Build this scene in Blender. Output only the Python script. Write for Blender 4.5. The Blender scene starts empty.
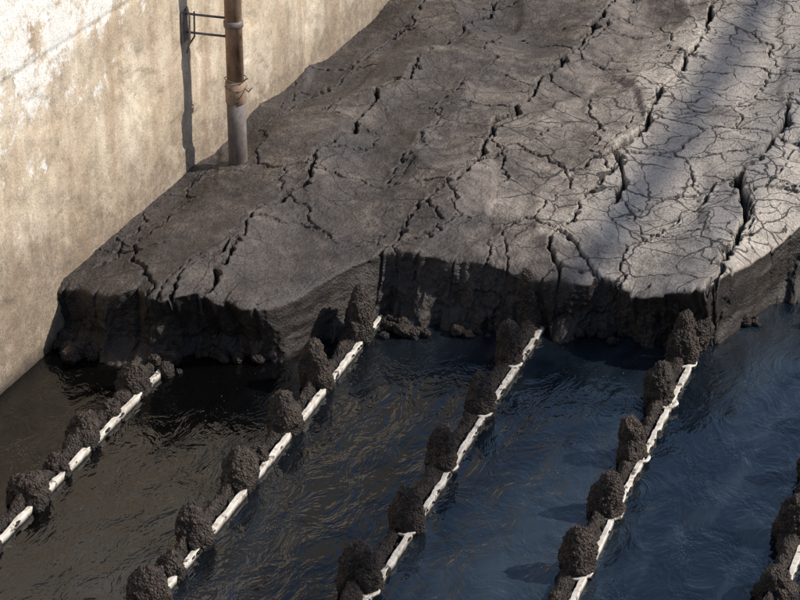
import bpy, math
import numpy as np
from mathutils import Vector, Matrix
rng=np.random.default_rng(7)
scene=bpy.context.scene
COL=scene.collection

# ------------------------------------------------------------------ noise
_p=np.random.default_rng(3).permutation(256); PERM=np.concatenate([_p,_p,_p]).astype(np.int32)
_g=np.random.default_rng(5).normal(size=(256,3)); _g/=np.linalg.norm(_g,axis=1)[:,None]
def perlin(x,y,z=0.0):
    x,y,z=np.broadcast_arrays(np.asarray(x,float),np.asarray(y,float),np.asarray(z,float))
    xi=np.floor(x).astype(np.int32);yi=np.floor(y).astype(np.int32);zi=np.floor(z).astype(np.int32)
    xf=x-xi;yf=y-yi;zf=z-zi
    u=xf*xf*xf*(xf*(xf*6-15)+10);v=yf*yf*yf*(yf*(yf*6-15)+10);w=zf*zf*zf*(zf*(zf*6-15)+10)
    def gr(a,b,c):
        h=PERM[PERM[PERM[(xi+a)&255]+((yi+b)&255)]+((zi+c)&255)]
        g=_g[h]
        return g[...,0]*(xf-a)+g[...,1]*(yf-b)+g[...,2]*(zf-c)
    def L(a,b,t): return a+(b-a)*t
    return L(L(L(gr(0,0,0),gr(1,0,0),u),L(gr(0,1,0),gr(1,1,0),u),v),
             L(L(gr(0,0,1),gr(1,0,1),u),L(gr(0,1,1),gr(1,1,1),u),v),w)*1.5
def fbm(x,y,z=0.0,o=4,gain=.5):
    s=0;a=1
    for i in range(o):
        s=s+a*perlin(np.asarray(x)*2**i+i*7.3,np.asarray(y)*2**i+i*3.1,np.asarray(z)*2**i+.5*i); a*=gain
    return s
def sstep(a,b,x):
    t=np.clip((x-a)/(b-a),0,1); return t*t*(3-2*t)
_h=np.random.default_rng(11).random((256,4))
def voronoi(x,y,seed=0):
    xi=np.floor(x).astype(np.int32);yi=np.floor(y).astype(np.int32)
    best=np.full(x.shape,1e9);bx=np.zeros(x.shape);by=np.zeros(x.shape);bid=np.zeros(x.shape)
    pts=[]
    for a in (-1,0,1):
        for b in (-1,0,1):
            h=PERM[PERM[(xi+a+seed)&255]+((yi+b)&255)]
            px=xi+a+_h[h,0]*.9+.05-x; py=yi+b+_h[h,1]*.9+.05-y
            d=px*px+py*py
            m=d<best
            best=np.where(m,d,best);bx=np.where(m,px,bx);by=np.where(m,py,by);bid=np.where(m,_h[h,2],bid)
            pts.append((px,py))
    ed=np.full(x.shape,9.0)
    for px,py in pts:
        dx=px-bx;dy=py-by;l=np.sqrt(dx*dx+dy*dy)
        e=np.where(l>1e-4,((px+bx)*.5*dx+(py+by)*.5*dy)/np.maximum(l,1e-4),9.0)
        ed=np.minimum(ed,e)
    return ed,bid

# ------------------------------------------------------------------ mesh helpers
def grid_obj(name,P,attrs=None,mat=None,smooth=True):
    R,Cn=P.shape[:2]
    me=bpy.data.meshes.new(name)
    n=R*Cn; i=np.arange(n).reshape(R,Cn)
    q=np.stack([i[:-1,:-1],i[:-1,1:],i[1:,1:],i[1:,:-1]],-1).reshape(-1,4)
    me.vertices.add(n); me.vertices.foreach_set('co',P.reshape(-1).astype(np.float32))
    me.loops.add(q.size); me.loops.foreach_set('vertex_index',q.reshape(-1).astype(np.int32))
    me.polygons.add(len(q)); me.polygons.foreach_set('loop_start',np.arange(0,q.size,4,dtype=np.int32))
    me.polygons.foreach_set('use_smooth',np.full(len(q),smooth))
    me.update(calc_edges=True)
    if attrs:
        for k,v in attrs.items():
            a=me.attributes.new(k,'FLOAT','POINT'); a.data.foreach_set('value',v.reshape(-1).astype(np.float32))
    o=bpy.data.objects.new(name,me); COL.objects.link(o)
    if mat: me.materials.append(mat)
    return o
def mesh_obj(name,V,Fc,mat=None,smooth=False,parent=None):
    me=bpy.data.meshes.new(name); me.from_pydata([tuple(v) for v in V],[],[tuple(f) for f in Fc]); me.update()
    if smooth: me.polygons.foreach_set('use_smooth',[True]*len(me.polygons))
    o=bpy.data.objects.new(name,me); COL.objects.link(o)
    if mat: me.materials.append(mat)
    if parent: o.parent=parent
    return o
def box_vf(x0,x1,y0,y1,z0,z1):
    V=[(x0,y0,z0),(x1,y0,z0),(x1,y1,z0),(x0,y1,z0),(x0,y0,z1),(x1,y0,z1),(x1,y1,z1),(x0,y1,z1)]
    return V,[(0,3,2,1),(4,5,6,7),(0,1,5,4),(1,2,6,5),(2,3,7,6),(3,0,4,7)]
def box(name,b,mat,parent=None):
    V,f=box_vf(*b); return mesh_obj(name,V,f,mat,parent=parent)
def tube(name,pts,r,mat,seg=24,parent=None,caps=True):
    pts=[Vector(p) for p in pts]; rs=r if isinstance(r,(list,tuple)) else [r]*len(pts)
    V=[];Fc=[]
    up=None
    for k,p in enumerate(pts):
        t=(pts[min(k+1,len(pts)-1)]-pts[max(k-1,0)]).normalized()
        a=t.orthogonal().normalized() if up is None else (up-t*up.dot(t)).normalized()
        up=a; b=t.cross(a)
        for j in range(seg):
            an=2*math.pi*j/seg; V.append(p+(a*math.cos(an)+b*math.sin(an))*rs[k])
    for k in range(len(pts)-1):
        for j in range(seg):
            Fc.append((k*seg+j,k*seg+(j+1)%seg,(k+1)*seg+(j+1)%seg,(k+1)*seg+j))
    if caps:
        Fc.append(tuple(range(seg-1,-1,-1))); Fc.append(tuple((len(pts)-1)*seg+j for j in range(seg)))
    return mesh_obj(name,V,Fc,mat,True,parent)

# ------------------------------------------------------------------ materials
class N:
    def __init__(s,name):
        s.m=bpy.data.materials.new(name); s.m.use_nodes=True; s.t=s.m.node_tree; s.n=s.t.nodes; s.l=s.t.links
        s.b=s.n['Principled BSDF']; s.tc=s.n.new('ShaderNodeTexCoord')
    def map(s,scale=(1,1,1),rot=(0,0,0)):
        m=s.n.new('ShaderNodeMapping'); m.inputs['Scale'].default_value=scale; m.inputs['Rotation'].default_value=rot
        s.l.new(s.tc.outputs['Object'],m.inputs['Vector']); return m.outputs[0]
    def noise(s,scale,det=5,rough=.55,vec=None,dist=0,out='Fac'):
        t=s.n.new('ShaderNodeTexNoise'); t.inputs['Scale'].default_value=scale; t.inputs['Detail'].default_value=min(det,5)
        t.inputs['Roughness'].default_value=rough; t.inputs['Distortion'].default_value=dist
        s.l.new(vec or s.tc.outputs['Object'],t.inputs['Vector']); return t.outputs[out]
    def warp(s,scale,amount,vec=None,det=4):
        c=s.noise(scale,det,.6,vec,out='Color')
        a=s.n.new('ShaderNodeVectorMath');a.operation='SUBTRACT';s.l.new(c,a.inputs[0]);a.inputs[1].default_value=(.5,.5,.5)
        b=s.n.new('ShaderNodeVectorMath');b.operation='SCALE';s.l.new(a.outputs[0],b.inputs[0]);b.inputs['Scale'].default_value=amount
        d=s.n.new('ShaderNodeVectorMath');d.operation='ADD';s.l.new(b.outputs[0],d.inputs[0]);s.l.new(vec or s.tc.outputs['Object'],d.inputs[1])
        return d.outputs[0]
    def vor(s,scale,feat='F1',vec=None,out='Distance',dims='3D'):
        t=s.n.new('ShaderNodeTexVoronoi'); t.voronoi_dimensions=dims; t.feature=feat; t.inputs['Scale'].default_value=scale
        s.l.new(vec or s.tc.outputs['Object'],t.inputs['Vector']); return t.outputs[out]
    def ramp(s,fac,stops,interp='LINEAR'):
        r=s.n.new('ShaderNodeValToRGB'); r.color_ramp.interpolation=interp
        e=r.color_ramp.elements
        while len(e)<len(stops): e.new(.5)
        for k,(p,c) in enumerate(stops):
            e[k].position=p; e[k].color=(c if isinstance(c,tuple) else (c,c,c))+(1,)
        s.l.new(fac,r.inputs[0]); return r.outputs[0]
    def mix(s,f,a,b,mode='MIX'):
        m=s.n.new('ShaderNodeMix'); m.data_type='RGBA'; m.blend_type=mode
        for i,v in ((0,f),(6,a),(7,b)):
            if isinstance(v,(int,float)): m.inputs[i].default_value=v if i==0 else (v,v,v,1)
            elif isinstance(v,tuple): m.inputs[i].default_value=v+(1,)
            else: s.l.new(v,m.inputs[i])
        return m.outputs[2]
    def math(s,op,a,b=0.0,clamp=False):
        m=s.n.new('ShaderNodeMath'); m.operation=op; m.use_clamp=clamp
        for i,v in ((0,a),(1,b)):
            if isinstance(v,(int,float)): m.inputs[i].default_value=v
            else: s.l.new(v,m.inputs[i])
        return m.outputs[0]
    def attr(s,name):
        a=s.n.new('ShaderNodeAttribute'); a.attribute_name=name; return a.outputs['Fac']
    def pos(s):
        x=s.n.new('ShaderNodeSeparateXYZ'); s.l.new(s.tc.outputs['Object'],x.inputs[0]); return x.outputs
    def bump(s,h,strength=.5,dist=.01,prev=None):
        b=s.n.new('ShaderNodeBump'); b.inputs['Strength'].default_value=strength; b.inputs['Distance'].default_value=dist
        s.l.new(h,b.inputs['Height'])
        if prev: s.l.new(prev,b.inputs['Normal'])
        return b.outputs[0]
    def fin(s,col,rough=.8,nrm=None):
        if isinstance(col,tuple): s.b.inputs['Base Color'].default_value=col+(1,)
        else: s.l.new(col,s.b.inputs['Base Color'])
        if isinstance(rough,(int,float)): s.b.inputs['Roughness'].default_value=rough
        else: s.l.new(rough,s.b.inputs['Roughness'])
        if nrm: s.l.new(nrm,s.b.inputs['Normal'])
        return s.m

def mat_sludge():
    s=N('sludge_mat'); pale=s.attr('pale'); cr=s.attr('crack'); cl=s.attr('cliff'); fine=s.attr('fine')
    n1=s.noise(9,4,.6); n2=s.noise(60,3,.65); n3=s.noise(2.3,3,.6)
    d=s.math('ADD',pale,s.math('MULTIPLY',s.math('SUBTRACT',n1,.5),.8))
    d=s.math('ADD',d,s.math('MULTIPLY',s.math('SUBTRACT',n3,.5),.8),True)
    c=s.ramp(d,[(0,(.028,.023,.022)),(.3,(.066,.054,.048)),(.6,(.19,.16,.136)),(1,(.47,.415,.355))])
    c=s.mix(1,c,s.ramp(n2,[(.25,.58),(.5,1.0),(.8,1.4)]),'MULTIPLY')
    sp=s.vor(75); sp=s.ramp(sp,[(0,1.0),(.18,1.0),(.27,0.0)])
    spm=s.ramp(n3,[(.42,0.15),(.58,1.0)])
    c=s.mix(s.math('MULTIPLY',s.math('MULTIPLY',sp,spm),.6),c,(.22,.15,.105))
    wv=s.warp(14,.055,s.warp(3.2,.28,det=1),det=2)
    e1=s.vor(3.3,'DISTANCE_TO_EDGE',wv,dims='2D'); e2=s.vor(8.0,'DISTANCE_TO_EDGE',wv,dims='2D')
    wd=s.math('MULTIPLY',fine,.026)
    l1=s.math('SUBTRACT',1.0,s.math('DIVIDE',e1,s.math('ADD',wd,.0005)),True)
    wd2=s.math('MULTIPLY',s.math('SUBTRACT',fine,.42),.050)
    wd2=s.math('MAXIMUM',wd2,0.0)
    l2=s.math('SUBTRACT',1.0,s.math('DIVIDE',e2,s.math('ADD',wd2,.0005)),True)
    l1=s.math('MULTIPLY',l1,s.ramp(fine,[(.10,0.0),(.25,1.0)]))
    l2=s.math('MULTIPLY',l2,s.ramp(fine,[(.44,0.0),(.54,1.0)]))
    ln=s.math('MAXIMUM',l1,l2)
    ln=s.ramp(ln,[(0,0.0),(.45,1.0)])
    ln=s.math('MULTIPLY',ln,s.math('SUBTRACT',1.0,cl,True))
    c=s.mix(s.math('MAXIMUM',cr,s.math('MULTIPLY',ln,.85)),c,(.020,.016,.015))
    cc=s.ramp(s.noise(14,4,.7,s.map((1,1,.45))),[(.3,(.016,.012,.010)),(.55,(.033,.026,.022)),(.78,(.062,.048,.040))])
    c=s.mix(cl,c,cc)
    hgt=s.math('SUBTRACT',n2,s.math('MULTIPLY',ln,.9))
    nb=s.bump(hgt,.85,.016)
    r=s.ramp(d,[(0,.5),(.5,.7),(1,.8)])
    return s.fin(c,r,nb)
def mat_crust():
    s=N('crust_mat'); n=s.noise(30,4,.7); v=s.vor(85)
    c=s.ramp(n,[(.25,(.012,.009,.0075)),(.5,(.038,.027,.021)),(.70,(.090,.064,.049)),(.9,(.21,.16,.13))])
    c=s.mix(s.math('MULTIPLY',s.ramp(v,[(0,1.0),(.2,1.0),(.3,0.0)]),s.ramp(n,[(.46,0.0),(.58,.8)])),c,(.24,.175,.13))
    z=s.pos()[2]
    wet=s.ramp(z,[(0.0,.30),(.08,1.0)])
    c=s.mix(1,c,wet,'MULTIPLY')
    nb=s.bump(s.math('ADD',v,s.math('MULTIPLY',n,.7)),1,.018)
    return s.fin(c,.8,nb)
def mat_wall():
    s=N('concrete_mat'); P=s.pos()
    big=s.noise(1.1,4,.6); med=s.noise(6,5,.65); fin=s.noise(80,3,.7)
    c=s.ramp(big,[(.3,(.45,.36,.255)),(.5,(.59,.50,.38)),(.7,(.68,.60,.49))])
    c=s.mix(1,c,s.ramp(med,[(.25,.50),(.5,1.0),(.8,1.15)]),'MULTIPLY')
    st=s.noise(5,5,.65,s.map((1,1,.12)))
    c=s.mix(s.ramp(st,[(.45,0.0),(.68,.65)]),c,(.30,.20,.125))
    hz=s.math('ADD',s.math('MULTIPLY',P[2],.62),s.math('MULTIPLY',P[1],-.20))
    hz=s.math('ADD',hz,1.50)
    pm=s.math('ADD',s.noise(4.2,5,.78),s.math('MULTIPLY',hz,.34))
    wm=s.ramp(pm,[(.64,0.0),(.72,.92)])
    c=s.mix(wm,c,(.76,.74,.70))
    pit=s.ramp(s.noise(30,5,.85),[(.57,0.0),(.65,1.0)])
    c=s.mix(s.math('MULTIPLY',pit,.65),c,(.18,.13,.09))
    c=s.mix(1,c,s.ramp(fin,[(.3,.74),(.6,1.08)]),'MULTIPLY')
    tz=s.math('ADD',P[2],s.math('MULTIPLY',s.math('SUBTRACT',s.noise(2.5,5,.7),.5),1.2))
    tm=s.ramp(tz,[(.0,1.0),(.52,.95),(.64,.55),(1.3,.0)])
    c=s.mix(s.math('MULTIPLY',tm,s.ramp(s.noise(18,4,.75),[(.3,.5),(.6,.95)])),c,(.19,.145,.105))
    sp=s.ramp(s.noise(90,4,.8),[(.55,0.0),(.61,1.0)])
    c=s.mix(s.math('MULTIPLY',sp,s.ramp(tz,[(.3,.9),(1.0,.0)])),c,(.06,.045,.035))
    up=s.ramp(s.math('SUBTRACT',s.math('ADD',P[2],s.math('MULTIPLY',big,.6)),2.2),[(.35,0.0),(.75,.85)])  # unseen upper wall darkened to dim its reflection in the water
    c=s.mix(up,c,(.075,.068,.058))
    wet=s.ramp(s.math('ADD',P[2],s.math('MULTIPLY',med,.1)),[(.06,.25),(.16,1.0)])
    c=s.mix(1,c,wet,'MULTIPLY')
    return s.fin(c,.88,s.bump(s.math('ADD',s.math('MULTIPLY',fin,.35),med),.6,.02))
def mat_water():
    s=N('water_mat')
    film_light=s.ramp(s.noise(1.5,4,.62,s.map((1,.30,1),(0,0,math.radians(8))),.5),[(.46,0.0),(.75,1.0)])  # streaky silt film, also paints sunlit bands into the water colour
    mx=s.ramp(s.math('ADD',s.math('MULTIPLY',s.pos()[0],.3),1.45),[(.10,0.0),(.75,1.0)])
    c=s.mix(mx,(.002,.002,.002),(.004,.008,.014))  # bluer to the right: silt tint plus painted sky reflection
    c=s.mix(s.math('MULTIPLY',film_light,s.math('ADD',s.math('MULTIPLY',mx,.42),.03)),c,(.075,.10,.125))
    sp=s.ramp(s.vor(38,dims='2D'),[(0,1.0),(.05,1.0),(.075,0.0)])
    spm=s.ramp(s.noise(2.6,3,.7),[(.60,0.0),(.68,.8)])
    c=s.mix(s.math('MULTIPLY',sp,spm),c,(.40,.38,.35))
    s.b.inputs['IOR'].default_value=1.5
    h=s.noise(5.5,4,.62,s.map((1,.6,1),(0,0,.5)),.6)
    nb=s.bump(h,.38,.06)
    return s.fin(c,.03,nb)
def mat_white():
    s=N('white_rail_mat'); n=s.noise(22,5,.7)
    c=s.ramp(n,[(.3,(.30,.24,.19)),(.45,(.58,.53,.46)),(.7,(.76,.73,.68))])
    d=s.ramp(s.noise(16,5,.75),[(.55,0.0),(.62,1.0)])
    c=s.mix(d,c,(.10,.075,.06))
    z=s.pos()[2]; c=s.mix(1,c,s.ramp(z,[(.004,.15),(.022,1.0)]),'MULTIPLY')
    return s.fin(c,.7,s.bump(n,.6,.006))
def mat_pipe(rusty):
    s=N('pipe_rust_mat' if rusty else 'pipe_steel_mat')
    n=s.noise(14,5,.7,s.map((1,1,.4))); f=s.noise(90,4,.7)
    if rusty: c=s.ramp(n,[(.3,(.16,.09,.05)),(.5,(.31,.205,.14)),(.72,(.44,.34,.26))])
    else: c=s.ramp(n,[(.3,(.075,.060,.052)),(.5,(.135,.115,.105)),(.72,(.23,.20,.185))])
    c=s.mix(s.ramp(s.noise(35,5,.8),[(.56,0.0),(.64,.8)]),c,(.07,.038,.025))
    return s.fin(c,.62,s.bump(f,.4,.003))
def mat_simple(name,c1,c2,sc=8,rough=.85,bd=.01):
    s=N(name); n=s.noise(sc,5,.65)
    return s.fin(s.ramp(n,[(.3,c1),(.7,c2)]),rough,s.bump(s.noise(sc*8,4,.6),.4,bd))
M_SL=mat_sludge();M_CR=mat_crust();M_WALL=mat_wall();M_WAT=mat_water();M_WH=mat_white()
M_PR=mat_pipe(True);M_PS=mat_pipe(False)
M_ST=mat_simple('galvanised_mat',(.09,.075,.065),(.22,.19,.17),20,.5,.003)
M_GR=mat_simple('yard_ground_mat',(.10,.085,.065),(.20,.17,.13),1.5,.95,.03)

# ------------------------------------------------------------------ sludge bank
edge=[(-5.9,10.2),(-5.52,10.20),(-5.38,10.13),(-5.24,10.09),(-5.14,10.17),(-4.97,10.04),(-4.90,10.10),(-4.84,10.25),(-4.57,10.20),(-4.40,10.26),(-4.30,10.45),(-4.20,10.80),(-4.12,11.02),(-4.0,11.10),(-3.69,11.17),(-3.345,11.25),(-3.10,11.20),(-3.015,11.26),(-2.76,11.31),(-2.446,11.21),(-2.22,11.13),(-2.13,11.10),(-2.06,11.34),(-1.99,11.62),(-1.89,11.98),(-1.76,12.33),(-1.5,12.45),(-1.28,12.3),(-1.1,12.6),(-.6,12.7),(0,12.4),(1.5,12.8),(3,12.3),(6.3,12.6)]
base=[(-5.9,10.30),(-5.7,10.28),(-5.31,10.12),(-5.05,10.15),(-4.92,10.40),(-4.6,10.42),(-4.35,10.42),(-4.2,10.78),(-4.0,11.05),(-3.66,11.10),(-3.15,11.22),(-2.66,11.33),(-2.33,11.33),(-2.12,11.36),(-1.97,11.78),(-1.84,12.15),(-1.5,12.45),(-.6,12.8),(0,12.5),(1.5,12.9),(3,12.4),(6.3,12.7)]
x1=np.arange(-5.85,-1.1,.0065); x2=-1.1+np.cumsum(np.minimum(.008*1.12**np.arange(75),.3)); x2=x2[x2<6.2]
X=np.concatenate([x1,x2,[6.2]])
def sm_interp(x,pts,w):
    px,py=zip(*pts); s=0
    for k in (-1,-.5,0,.5,1): s=s+np.interp(x+k*w,px,py)
    return s/5
_e,slab=voronoi(X*5.0+.25*fbm(X*3,1.0,0,2),np.full(X.shape,3.5),5)
slabs=np.convolve(slab,np.ones(5)/5,'same')
E=sm_interp(X,edge,.030)+.045*fbm(X*5,3.3,0,4,.55)+.005*fbm(X*40,1.3,0,2)+.065*(slabs-.5)
notch=np.clip(1-_e/.07,0,1)
E+=.03*notch*(slab>.5)
B=sm_interp(X,base,.05)+.04*fbm(X*5,8.3,0,4,.6)
d1=np.arange(0,6.0,.0090); dd=np.cumsum(.010*1.08**np.arange(200)); dd=dd[dd<30]
D=np.concatenate([d1,6.0+dd])
XX,DD=np.meshgrid(X,D); YY=E[None,:]+DD
cracks=[ # (polyline, half width, depth)
([(-4.75,10.1),(-4.83,10.62),(-4.85,11.16),(-4.79,11.73),(-4.80,12.15),(-4.84,12.94),(-4.77,13.55),(-4.76,14.18),(-4.72,14.98),(-4.64,15.61),(-4.6,17)],.017,.13),
([(-3.82,11.57),(-3.98,11.78),(-3.85,12.15),(-3.89,12.91),(-3.89,13.37),(-3.88,14.17),(-3.81,14.84),(-3.82,15.9),(-3.8,17)],.019,.13),
([(-3.0,11.2),(-3.16,11.61),(-3.03,11.96),(-3.08,12.5)],.013,.12),
([(-2.91,12.15),(-3.04,12.85),(-3.0,13.5),(-3.03,14.06),(-3.0,15.02),(-3.13,16.14),(-3.1,17.5)],.025,.17),
([(-2.12,11.0),(-2.1,11.9),(-2.25,12.79),(-2.14,13.17),(-2.15,14.27),(-2.2,15.5),(-2.3,17)],.022,.15),
([(-4.92,9.9),(-4.93,10.5),(-4.85,10.95)],.012,.09),
([(-5.63,10.88),(-5.46,10.77),(-5.33,10.45),(-5.04,10.17),(-5.0,9.9)],.012,.08),
([(-5.46,10.77),(-5.40,11.3),(-5.47,11.9)],.007,.04),
([(-5.40,12.65),(-5.29,13.57),(-5.14,15.07),(-5.1,16.5)],.011,.05),
([(-4.04,11.05),(-3.97,11.4),(-3.98,11.78)],.009,.07),
([(-4.06,15.08),(-3.6,15.2),(-3.12,15.2)],.009,.05),
([(-3.0,13.5),(-2.49,13.96),(-2.14,14.27)],.011,.08),
([(-3.04,12.85),(-2.66,12.9),(-2.35,13.05),(-2.14,13.17)],.010,.08),
([(-3.89,12.91),(-3.7,12.5),(-3.62,12.2)],.008,.05),
([(-3.88,14.17),(-3.5,13.8),(-3.3,13.2),(-3.08,12.5)],.008,.05),
([(-2.25,12.79),(-1.9,12.6),(-1.6,12.8)],.011,.08),
([(-2.7,11.3),(-2.66,11.8),(-2.4,12.3),(-2.25,12.79)],.009,.06),
([(-3.45,11.2),(-3.5,11.5),(-3.35,11.8)],.008,.05),
([(-4.83,11.16),(-4.55,11.3),(-4.3,11.2),(-4.1,11.35)],.007,.03),
([(-4.35,12.0),(-4.3,12.7),(-4.4,13.5),(-4.3,14.3)],.007,.03),
]
WX=XX+.07*fbm(XX*2.6,YY*2.6,1.1,4,.6)+.016*fbm(XX*14,YY*14,4.4,3,.6)
WY=YY+.07*fbm(XX*2.6,YY*2.6,9.1,4,.6)+.016*fbm(XX*14,YY*14,7.4,3,.6)
wvar=.85+.7*fbm(XX*2.5,YY*2.5,6.6,3)
crack=np.zeros_like(XX); depth=np.zeros_like(XX); near=np.full(XX.shape,9.0)
def seg_dist(px,py,a,b):
    ax,ay=a;bx,by=b;vx=bx-ax;vy=by-ay
    t=np.clip(((px-ax)*vx+(py-ay)*vy)/(vx*vx+vy*vy),0,1)
    return np.hypot(px-ax-t*vx,py-ay-t*vy)
for poly,hw,dp in cracks:
    d=np.full(XX.shape,9.0)
    for a,b in zip(poly[:-1],poly[1:]): d=np.minimum(d,seg_dist(WX,WY,a,b))
    w=np.maximum(hw*np.clip(wvar,.40,1.9),.007)
    m=1-sstep(w*.45,w*1.25,d)
    depth=np.maximum(depth,m*dp*np.clip(w/hw,.5,1)); crack=np.maximum(crack,1-sstep(w*.6,w*1.15,d))
    near=np.minimum(near,d/ (hw/.018))
paleb=sstep(-3.65,-2.80,XX+.30*fbm(XX*.9,YY*.6,2.2,3))  # mask for paler sludge towards the right
mid=sstep(-4.8,-3.6,XX+.35*fbm(XX*.8,YY*.5,5.2,3))*sstep(10.4,12.4,YY)
nearm=np.exp(-(near/.22)**2)
ed1,id1=voronoi(WX*1.7+.3,WY*1.5,3)
m1=sstep(.0,.25,fbm(XX*.9,YY*.9,12.2,3)+.40*paleb+.12*mid+.12*nearm)
w1=np.maximum((.009*np.clip(wvar,.5,1.8))*(.4+.6*m1)*(.6+.55*paleb),.006)
e1=ed1/1.6
k1=(1-sstep(w1*.4,w1*1.3,e1))*sstep(.1,.45,m1)
depth=np.maximum(depth,k1*.040); crack=np.maximum(crack,k1)
fine=np.clip(.30+.48*paleb+.18*mid+.28*nearm+.9*fbm(XX*1.3,YY*1.1,22.2,3)-.10*(XX<-5.0),0,1)
# surface relief
ZZ=.43+.055*fbm(XX*.85+1.7,YY*.42,3.0,3)
rd=1-np.abs(fbm(XX*.9+.4,YY*.75+.25*XX,14.0,2))*2.4
ZZ+=.048*np.clip(rd,-1,1)*sstep(10.8,12.5,YY)
fold=fbm(XX*1.4+.35*YY,YY*.5,40.0,2)
ZZ+=.022*(sstep(-.14,.04,fold)-.5*sstep(.04,.45,fold))*sstep(11.0,12.5,YY)
for xr in (-4.86,-3.90,-3.04,-2.18):
    ZZ+=.045*np.exp(-((XX-xr+.06*fbm(YY*.8,xr,0,2))/.20)**2)
ZZ+=.009*fbm(XX*4,YY*3,5.5,3)+.0048*fbm(XX*22,YY*22,1.5,4,.6)*(1-.6*paleb)
ZZ+=(id1-.5)*.018*m1*(.4+.6*paleb)
ZZ+=.009*np.exp(-(near/.05)**2)+.005*np.exp(-(e1/.03)**2)*m1
ZZ-=depth
ZZ-=.016*np.exp(-DD/.025)+.05*np.exp(-DD/.35)*(0.5+.9*fbm(XX*1.5,YY,3.3,2))
ZZ-=.05*np.exp(-(DD/.16)**2)*np.clip(.6-slab,0,1)
ZZ-=.04*sstep(-5.2,-5.5,XX)
# cliff rows
nv=75; t=np.linspace(0,1,nv,endpoint=False)[:,None]
Zt=ZZ[0][None,:]
cz=-.25+(Zt+.25)*t
prof=np.clip(cz/Zt,0,1)**1.1
cx=np.broadcast_to(X[None,:],cz.shape)
cy=B[None,:]+(E-B)[None,:]*prof
talus=np.clip(.11-np.abs(cz),0,.35)*(.6+1.3*fbm(cx*5,0.3,2.2,4))
amp=np.sin(np.pi*np.clip(t,0,1))**.5
ce,cid=voronoi(cx*6+.4*fbm(cx*6,cz*6,2,2),cz*3.5+.5*fbm(cx*5,cz*5,8,2),9)
dn=.055*fbm(cx*5,cz*2.0,7.7,4,.5)+.030*(np.abs(fbm(cx*8,cz*2.2,3.7,3))-.2)+.008*fbm(cx*40,cz*35,3.1,3,.6)+.030*(cid-.5)
cy=cy+amp*dn-talus*.9
cxn=cx+amp*.015*fbm(cx*9,cz*9,1.7,3)
P=np.zeros((nv+len(D),len(X),3))
P[:nv,:,0]=cxn;P[:nv,:,1]=cy;P[:nv,:,2]=cz
P[nv:,:,0]=XX;P[nv:,:,1]=YY;P[nv:,:,2]=ZZ
def full(c,top):
    a=np.empty((nv+len(D),len(X)));a[:nv]=c;a[nv:]=top;return a
pale=.20+.24*mid+.54*paleb+.25*np.clip(ZZ-.44,-.1,.15)*3  # base tone: darker left, paler right and on raised parts
pale=np.clip(pale,0,1)
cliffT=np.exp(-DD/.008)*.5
bank=grid_obj('sludge_bank',P,{'pale':full(.1,pale),'crack':full(0,crack),'cliff':full(sstep(1.0,.95,np.broadcast_to(t,cz.shape))*.5+.5,cliffT),'fine':full(0,fine)},M_SL)

# ------------------------------------------------------------------ rubble at the foot of the bank
import bmesh
def blob_arrays(sub):
    bm=bmesh.new(); bmesh.ops.create_icosphere(bm,subdivisions=sub,radius=1)
    V=np.array([v.co[:] for v in bm.verts]); Fc=np.array([[v.index for v in f.verts] for f in bm.faces]); bm.free(); return V,Fc
ICO5=blob_arrays(5); ICO3=blob_arrays(3)
def join_np(name,parts,mat):
    Vs=[];Fs=[];o=0
    for V,Fc in parts: Vs.append(V);Fs.append(Fc+o);o+=len(V)
    V=np.concatenate(Vs);Fc=np.concatenate(Fs)
    me=bpy.data.meshes.new(name); k=Fc.shape[1]
    me.vertices.add(len(V));me.vertices.foreach_set('co',V.reshape(-1).astype(np.float32))
    me.loops.add(Fc.size);me.loops.foreach_set('vertex_index',Fc.reshape(-1).astype(np.int32))
    me.polygons.add(len(Fc));me.polygons.foreach_set('loop_start',np.arange(0,Fc.size,k,dtype=np.int32))
    me.polygons.foreach_set('use_smooth',np.full(len(Fc),True)); me.update(calc_edges=True)
    ob=bpy.data.objects.new(name,me);COL.objects.link(ob);me.materials.append(mat);return ob
def rock(c,r,sd):
    V,Fc=ICO3; n=V
    f=1+.35*perlin(n[:,0]*1.3+sd,n[:,1]*1.3,n[:,2]*1.3)+.22*fbm(n[:,0]*3+sd,n[:,1]*3,n[:,2]*3,3)
    f=np.round(f*5)/5*.35+f*.65
    return (V*f[:,None]*np.array(r)+np.array(c),Fc)
parts=[]
for (cx0,cy0,n,sp,rr) in [(-5.45,10.12,16,.16,.05),(-5.6,10.22,8,.1,.06),(-3.85,11.00,18,.13,.045),(-3.5,11.12,10,.2,.03),(-4.7,10.38,14,.18,.035),(-2.6,11.30,14,.25,.03),(-4.95,10.1,5,.1,.05),(-1.95,11.75,8,.03,.030)]:
    for i in range(n):
        r=rr*rng.uniform(.4,1.2)
        parts.append(rock((cx0+rng.normal()*sp*.8,cy0+rng.normal()*.06-.02,rng.uniform(0,.04)),(r*rng.uniform(.8,1.4),r*rng.uniform(.8,1.2),r*rng.uniform(.6,1)),rng.uniform(0,90)))
join_np('sludge_rubble',parts,M_CR)

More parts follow.
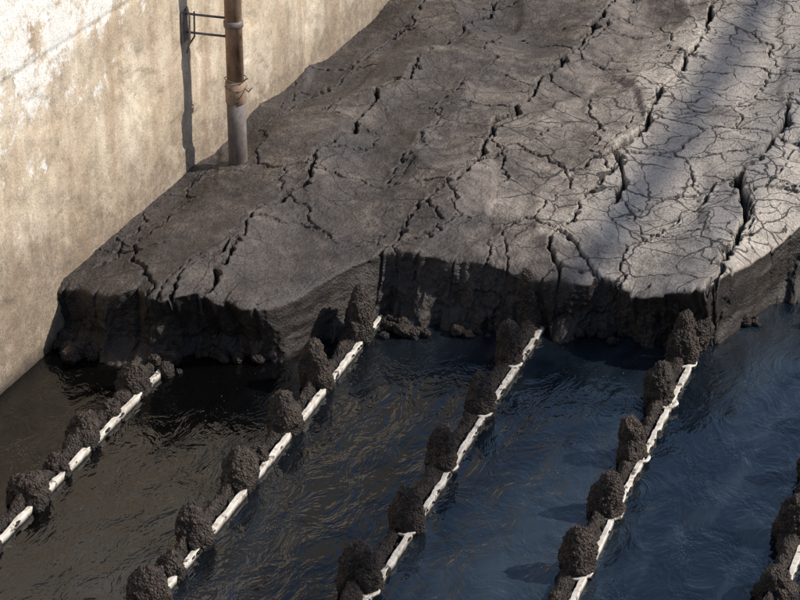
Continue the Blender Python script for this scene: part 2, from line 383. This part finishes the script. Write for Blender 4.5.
# ------------------------------------------------------------------ rails with crusted lumps
def lump(cx,cy,w,h,sd,lean):
    V,Fc=ICO5; n=V
    t=(n[:,2]+1)/2
    rad=np.sqrt(np.clip(1-n[:,2]**2,0,1))
    prof=rad**.70*(1.08-.44*t**1.15)
    ang=np.arctan2(n[:,1],n[:,0])
    sq=1+.08*np.sin(ang*2+sd)+.07*np.sin(ang*3+sd*2.1)
    x=np.cos(ang)*prof*w*sq; y=np.sin(ang)*prof*w*1.05*sq; z=-.06+t*(h+.06)
    q=np.stack([x,y,z],1)
    dsp=.018*fbm(x*8+sd,y*8,z*7,3,.55)+.013*(np.abs(fbm(x*26+sd,y*26,z*26,3,.65))-.2)+.004*fbm(x*80+sd,y*80,z*80,2)
    q=q+n*dsp[:,None]*1.3
    q[:,0]+=lean[0]*t*h; q[:,1]+=lean[1]*t*h
    return (q+np.array([cx,cy,0]),Fc)
def ridge(xr,y0,y1,hh,hw,sd,lumps):
    ys=np.arange(y0,y1,.009); a=np.linspace(-.15*np.pi,1.15*np.pi,30)
    Y,A=np.meshgrid(ys,a,indexing='ij')
    sk=np.zeros_like(ys)
    for ly,w,h in lumps: sk=np.maximum(sk,np.exp(-((ys-ly)/(w*1.2))**2)*min(h,.3)*.28)
    hv=(hh*(.75+1.0*fbm(ys*3.1+sd,sd,0,3))+sk)[:,None]; hv=np.clip(hv,.015,.22)
    wv=(hw*(1+.6*fbm(ys*4+sd,5+sd,0,3))+sk*.10)[:,None]
    x=np.cos(A)*wv; z=np.sin(A)*hv
    dsp=.014*fbm(Y*12+sd,x*12,z*12,4,.65)+.01*(np.abs(fbm(Y*30,x*30+sd,z*30,3))-.2)
    x=x+np.cos(A)*dsp; z=z+np.sin(A)*dsp
    Pm=np.stack([x+xr+(.008*fbm(ys*2+sd,1,0,2))[:,None],Y,z],-1)
    R,Cn=Y.shape;i=np.arange(R*Cn).reshape(R,Cn)
    q=np.stack([i[:-1,:-1],i[:-1,1:],i[1:,1:],i[1:,:-1]],-1).reshape(-1,4)
    tri=np.concatenate([q[:,[0,1,2]],q[:,[0,2,3]]])
    return (Pm.reshape(-1,3),tri)
rails=[
 (-4.98,10.5,[(8.05,.12,.13),(8.56,.125,.17),(8.86,.09,.11),(9.17,.11,.17),(9.45,.07,.11),(9.77,.105,.19),(10.05,.07,.10),(10.30,.10,.28)],.055),
 (-4.03,11.2,[(7.35,.1,.2),(7.92,.11,.20),(8.18,.085,.12),(8.47,.11,.23),(9.03,.105,.23),(9.30,.07,.11),(9.65,.105,.24),(10.19,.105,.28),(10.75,.092,.38)],.055),
 (-3.10,11.5,[(7.8,.1,.26),(8.36,.112,.27),(8.93,.102,.25),(9.565,.096,.25),(10.17,.093,.25),(10.77,.090,.28),(11.2,.07,.40)],.042),
 (-2.18,11.7,[(8.27,.095,.16),(8.84,.102,.26),(9.41,.107,.24),(9.985,.099,.25),(10.60,.097,.28),(11.10,.095,.32),(11.3,.1,.38)],.042),
 (-1.24,12.6,[(8.45,.1,.24),(8.96,.11,.17),(9.50,.110,.25),(10.1,.1,.27),(10.7,.1,.27),(11.3,.1,.27),(11.9,.1,.35)],.050),
 (-.34,12.8,[(8.4+.6*i,.1,.27) for i in range(7)],.050),
]
for ri,(xr,yend,lumps,rh) in enumerate(rails):
    par=bpy.data.objects.new('crusted_aeration_rail',None);COL.objects.link(par)
    ys=np.arange(4.0,yend,.02)
    prof=[(.008,-.06),(.008,.033),(.010,.037),(.033,.037),(.036,.033),(.036,-.06)]
    Pm=np.array([[[xr+px+.004*float(np.sin(y*2.1+ri)),y,pz] for px,pz in prof] for y in ys])
    Pm[...,2]+=.005*fbm(Pm[...,1]*8,Pm[...,0]*20,0,3)
    Pm[...,0]+=.006*fbm(Pm[...,1]*14,Pm[...,0]*20,3,3)
    r=grid_obj('rail_channel',Pm,None,M_WH,False); r.parent=par
    cx=xr-.040
    parts=[ridge(cx-.004,4.0,yend,rh,.040,ri*13.7,lumps)]
    for k,(ly,w,h) in enumerate(lumps):
        parts.append(lump(cx+.010+rng.normal()*.006,ly,w*.92,h,ri*31.3+k*7.7,(rng.normal()*.05,rng.normal()*.06)))
    for k in range(100):
        yy=rng.uniform(7,yend); rr=rng.uniform(.004,.012)
        parts.append(rock((xr+rng.choice([.002,.006,.036])+rng.normal()*.004,yy,.028),(rr,rr*rng.uniform(1,3),rr*.8),rng.uniform(0,90)))
    o=join_np('sludge_crust',parts,M_CR); o.parent=par
    if ri<2: continue
    cv=[];cf=[]
    for k,(ly,w,h) in enumerate(lumps):
        if h<.22 or h>.37: continue
        n=40; ring=[(w*.80,.020),(w*.93,.024),(w*.98,.034),(w*.95,.040),(w*.80,.038)]
        o0=len(cv)
        a0=math.radians(-95+rng.uniform(-15,15));a1=math.radians(0+rng.uniform(-20,15))
        for j in range(n+1):
            f=j/n; a=a0+(a1-a0)*f; tp=min(1,f*5,(1-f)*5)
            jit=(1+.07*float(perlin(a*3,ly,ri)))*(.9+.1*tp)
            for (rr,zz) in ring: cv.append((cx+.01+math.cos(a)*rr*jit,ly+math.sin(a)*rr*1.03*jit,zz+.008*float(perlin(a*2,ly*3,ri))))
        m=len(ring)
        for j in range(n):
            for q in range(m-1): cf.append((o0+j*m+q,o0+(j+1)*m+q,o0+(j+1)*m+q+1,o0+j*m+q+1))
    if cv: mesh_obj('diffuser_lips',cv,cf,M_WH,True,par)

# ------------------------------------------------------------------ water
Wm=np.array([[[x,y,0.0] for x in np.linspace(-5.95,6.0,3)] for y in np.linspace(-6,13.9,3)])
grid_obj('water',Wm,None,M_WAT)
parts=[];FV,FF=blob_arrays(1)
for i in range(260):
    x=rng.uniform(-5.5,-1.0); y=rng.uniform(7.8,11.0); r=rng.uniform(.0015,.0040)
    if rng.random()<.5: x=-3.4+rng.normal()*.5;y=9.2+rng.normal()*.8
    parts.append((FV*np.array([r,r*rng.uniform(.7,1.8),r*.5])+np.array([x,y,.001]),FF))
join_np('floating_debris',parts,M_WH)

# ------------------------------------------------------------------ concrete basin wall
HW=4.2
def wallx(y): return -5.70+.040*(y-9.5)
ysw=np.concatenate([np.linspace(-6,7.5,30,endpoint=False),np.arange(7.5,17.5,.025),np.linspace(17.5,40,40)])
zsw=np.concatenate([np.arange(-1.0,0,.1),np.arange(0,3.0,.016),np.linspace(3.0,HW,10)])
Yw,Zw=np.meshgrid(ysw,zsw)
Xw=wallx(Yw)+.006*fbm(Yw*1.2,Zw*1.2,3,3)+.0025*fbm(Yw*8,Zw*8,5,3)
for zj in (1.74,3.4): Xw-=.012*np.exp(-((Zw-zj)/.014)**2)
for zj in (1.74,): Xw+=.006*(Zw>zj)
for yj in (5.5,7.9,10.3,12.7,15.1,17.5): Xw-=.010*np.exp(-((Yw-yj)/.018)**2)
Xw-=.012*sstep(.45,.55,fbm(Yw*2.2,Zw*2.2,31,5,.6))
wall=bpy.data.objects.new('concrete_wall',None);COL.objects.link(wall)
wf=grid_obj('wall_face',np.stack([Xw,Yw,Zw],-1),None,M_WALL);wf.parent=wall
V=[];
for y in (-6,40):
    x=wallx(y); V+=[(x-.45,y,-1),(x-.45,y,HW),(x-.0,y,HW)]
mesh_obj('wall_top',V,[(2,1,4,5),(1,0,3,4)],M_WALL,parent=wall)
for nm,b in (('a',(6.0,6.4,-6,40,-1,HW)),('b',(-6.4,6.0,40,40.4,-1,HW)),('c',(-6.7,6.0,-6.4,-6,-1,HW))):
    wr=bpy.data.objects.new('concrete_wall',None);COL.objects.link(wr)
    box('wall_body',b,M_WALL,wr)
g=3000
xo0,xo1,yo0,yo1=-6.2,6.3,-6.3,40.3
V=[(-g,-g,HW-.05),(g,-g,HW-.05),(g,g,HW-.05),(-g,g,HW-.05),(-6.72,yo0,HW-.05),(xo1,yo0,HW-.05),(xo1,yo1,HW-.05),(-4.85,yo1,HW-.05)]
mesh_obj('ground',V,[(0,1,5,4),(1,2,6,5),(2,3,7,6),(3,0,4,7)],M_GR)

# ------------------------------------------------------------------ pipe with bracket
px,py=-5.315,12.00
pipe=bpy.data.objects.new('wall_drain_pipe',None);COL.objects.link(pipe)
tube('pipe_lower',[(px,py,.15),(px,py,.6),(px,py,.96)],.060,M_PS,32,pipe)
tube('pipe_upper',[(px,py,.93),(px,py,2.4),(px,py,4.6)],.054,M_PR,32,pipe)
tube('pipe_socket',[(px,py,.86),(px,py,.865),(px,py,1.0),(px,py,1.005)],[.06,.066,.066,.055],M_PR,32,pipe)
tube('pipe_band',[(px,py,1.36),(px,py,1.365),(px,py,1.40),(px,py,1.405)],[.053,.062,.062,.053],M_ST,32,pipe)
wx=wallx(py)
for zz in (1.30,1.42):
    tube('bracket_rod',[(wx-.02,py-.10,zz+.03),(wx+.06,py-.08,zz+.02),(px-.03,py-.02,zz)],.008,M_ST,8,pipe)
tube('bracket_hook',[(wx+.02,py-.13,1.20),(wx+.045,py-.13,1.28),(wx+.05,py-.13,1.44),(wx+.03,py-.12,1.50),(wx+.01,py-.11,1.47)],.007,M_ST,8,pipe)
tube('bracket_hook_b',[(wx+.02,py-.10,1.24),(wx+.06,py-.09,1.30),(wx+.06,py-.08,1.46)],.006,M_ST,8,pipe)
box('bracket_plate',(wx-.005,wx+.010,py-.15,py-.07,1.27,1.46),M_ST,pipe)
for zz in (.965,1.02):
    pts=[(px+.068*math.cos(a),py+.068*math.sin(a),zz+.008*math.sin(a*2)) for a in np.linspace(0,2*math.pi,30)]
    tube('tie_wire',pts,.0032,M_ST,6,pipe)
tube('tie_wire_tail',[(px+.066,py-.01,.965),(px+.10,py-.03,.955),(px+.125,py-.03,.985)],.004,M_ST,6,pipe)
tube('tie_wire_tail_b',[(px+.066,py-.01,1.02),(px+.10,py-.03,1.045)],.004,M_ST,6,pipe)

# ------------------------------------------------------------------ sun, sky
AZ=math.radians(72); EL=math.radians(38)   # azimuth from +Y toward +X
Ls=Vector((math.sin(AZ)*math.cos(EL),math.cos(AZ)*math.cos(EL),math.sin(EL)))
sun=bpy.data.lights.new('sun','SUN');sun.energy=4.9;sun.angle=math.radians(.6);sun.color=(1,.94,.85)
so=bpy.data.objects.new('sun',sun);COL.objects.link(so);so.rotation_euler=Ls.to_track_quat('Z','Y').to_euler()
w=bpy.data.worlds.new('World');scene.world=w;w.use_nodes=True
nt=w.node_tree;sk=nt.nodes.new('ShaderNodeTexSky');sk.sky_type='NISHITA';sk.sun_disc=False
sk.sun_elevation=EL;sk.sun_rotation=AZ
nt.links.new(sk.outputs[0],nt.nodes['Background'].inputs[0]);nt.nodes['Background'].inputs[1].default_value=.145

br=bpy.data.objects.new('added_shadow_caster',None);COL.objects.link(br)  # unseen pipes on posts, added to cast the shadow band on the sludge
zb=14.0; k=(zb-.45)*Ls.x/Ls.z
for i,(xs,rw) in enumerate(((-2.80,.125),(-2.28,.06))):
    x=xs+k
    tube('shadow_caster_pipe_%d'%i,[(x,-14,zb),(x,22,zb),(x,50,zb)],rw,M_ST,20,br)
for yy in (-13.5,30.0,49.5):
    x=-2.80+k; box('shadow_caster_post',(x-.12,x+.12,yy-.12,yy+.12,HW-.5,zb-.25),M_ST,br)
    box('shadow_caster_head',(x-.2,x+.9,yy-.1,yy+.1,zb-.25,zb-.12),M_ST,br)

# ------------------------------------------------------------------ camera
cam=bpy.data.cameras.new('camera');co=bpy.data.objects.new('camera',cam);COL.objects.link(co);scene.camera=co
cam.lens=100.5;cam.sensor_width=36;cam.clip_end=10000;cam.clip_start=.1
co.location=(0,0,6); co.rotation_euler=(math.radians(90-26.5),0,math.radians(19.4))
scene.view_settings.view_transform='Standard';scene.view_settings.look='None';scene.view_settings.exposure=0
print('ok')
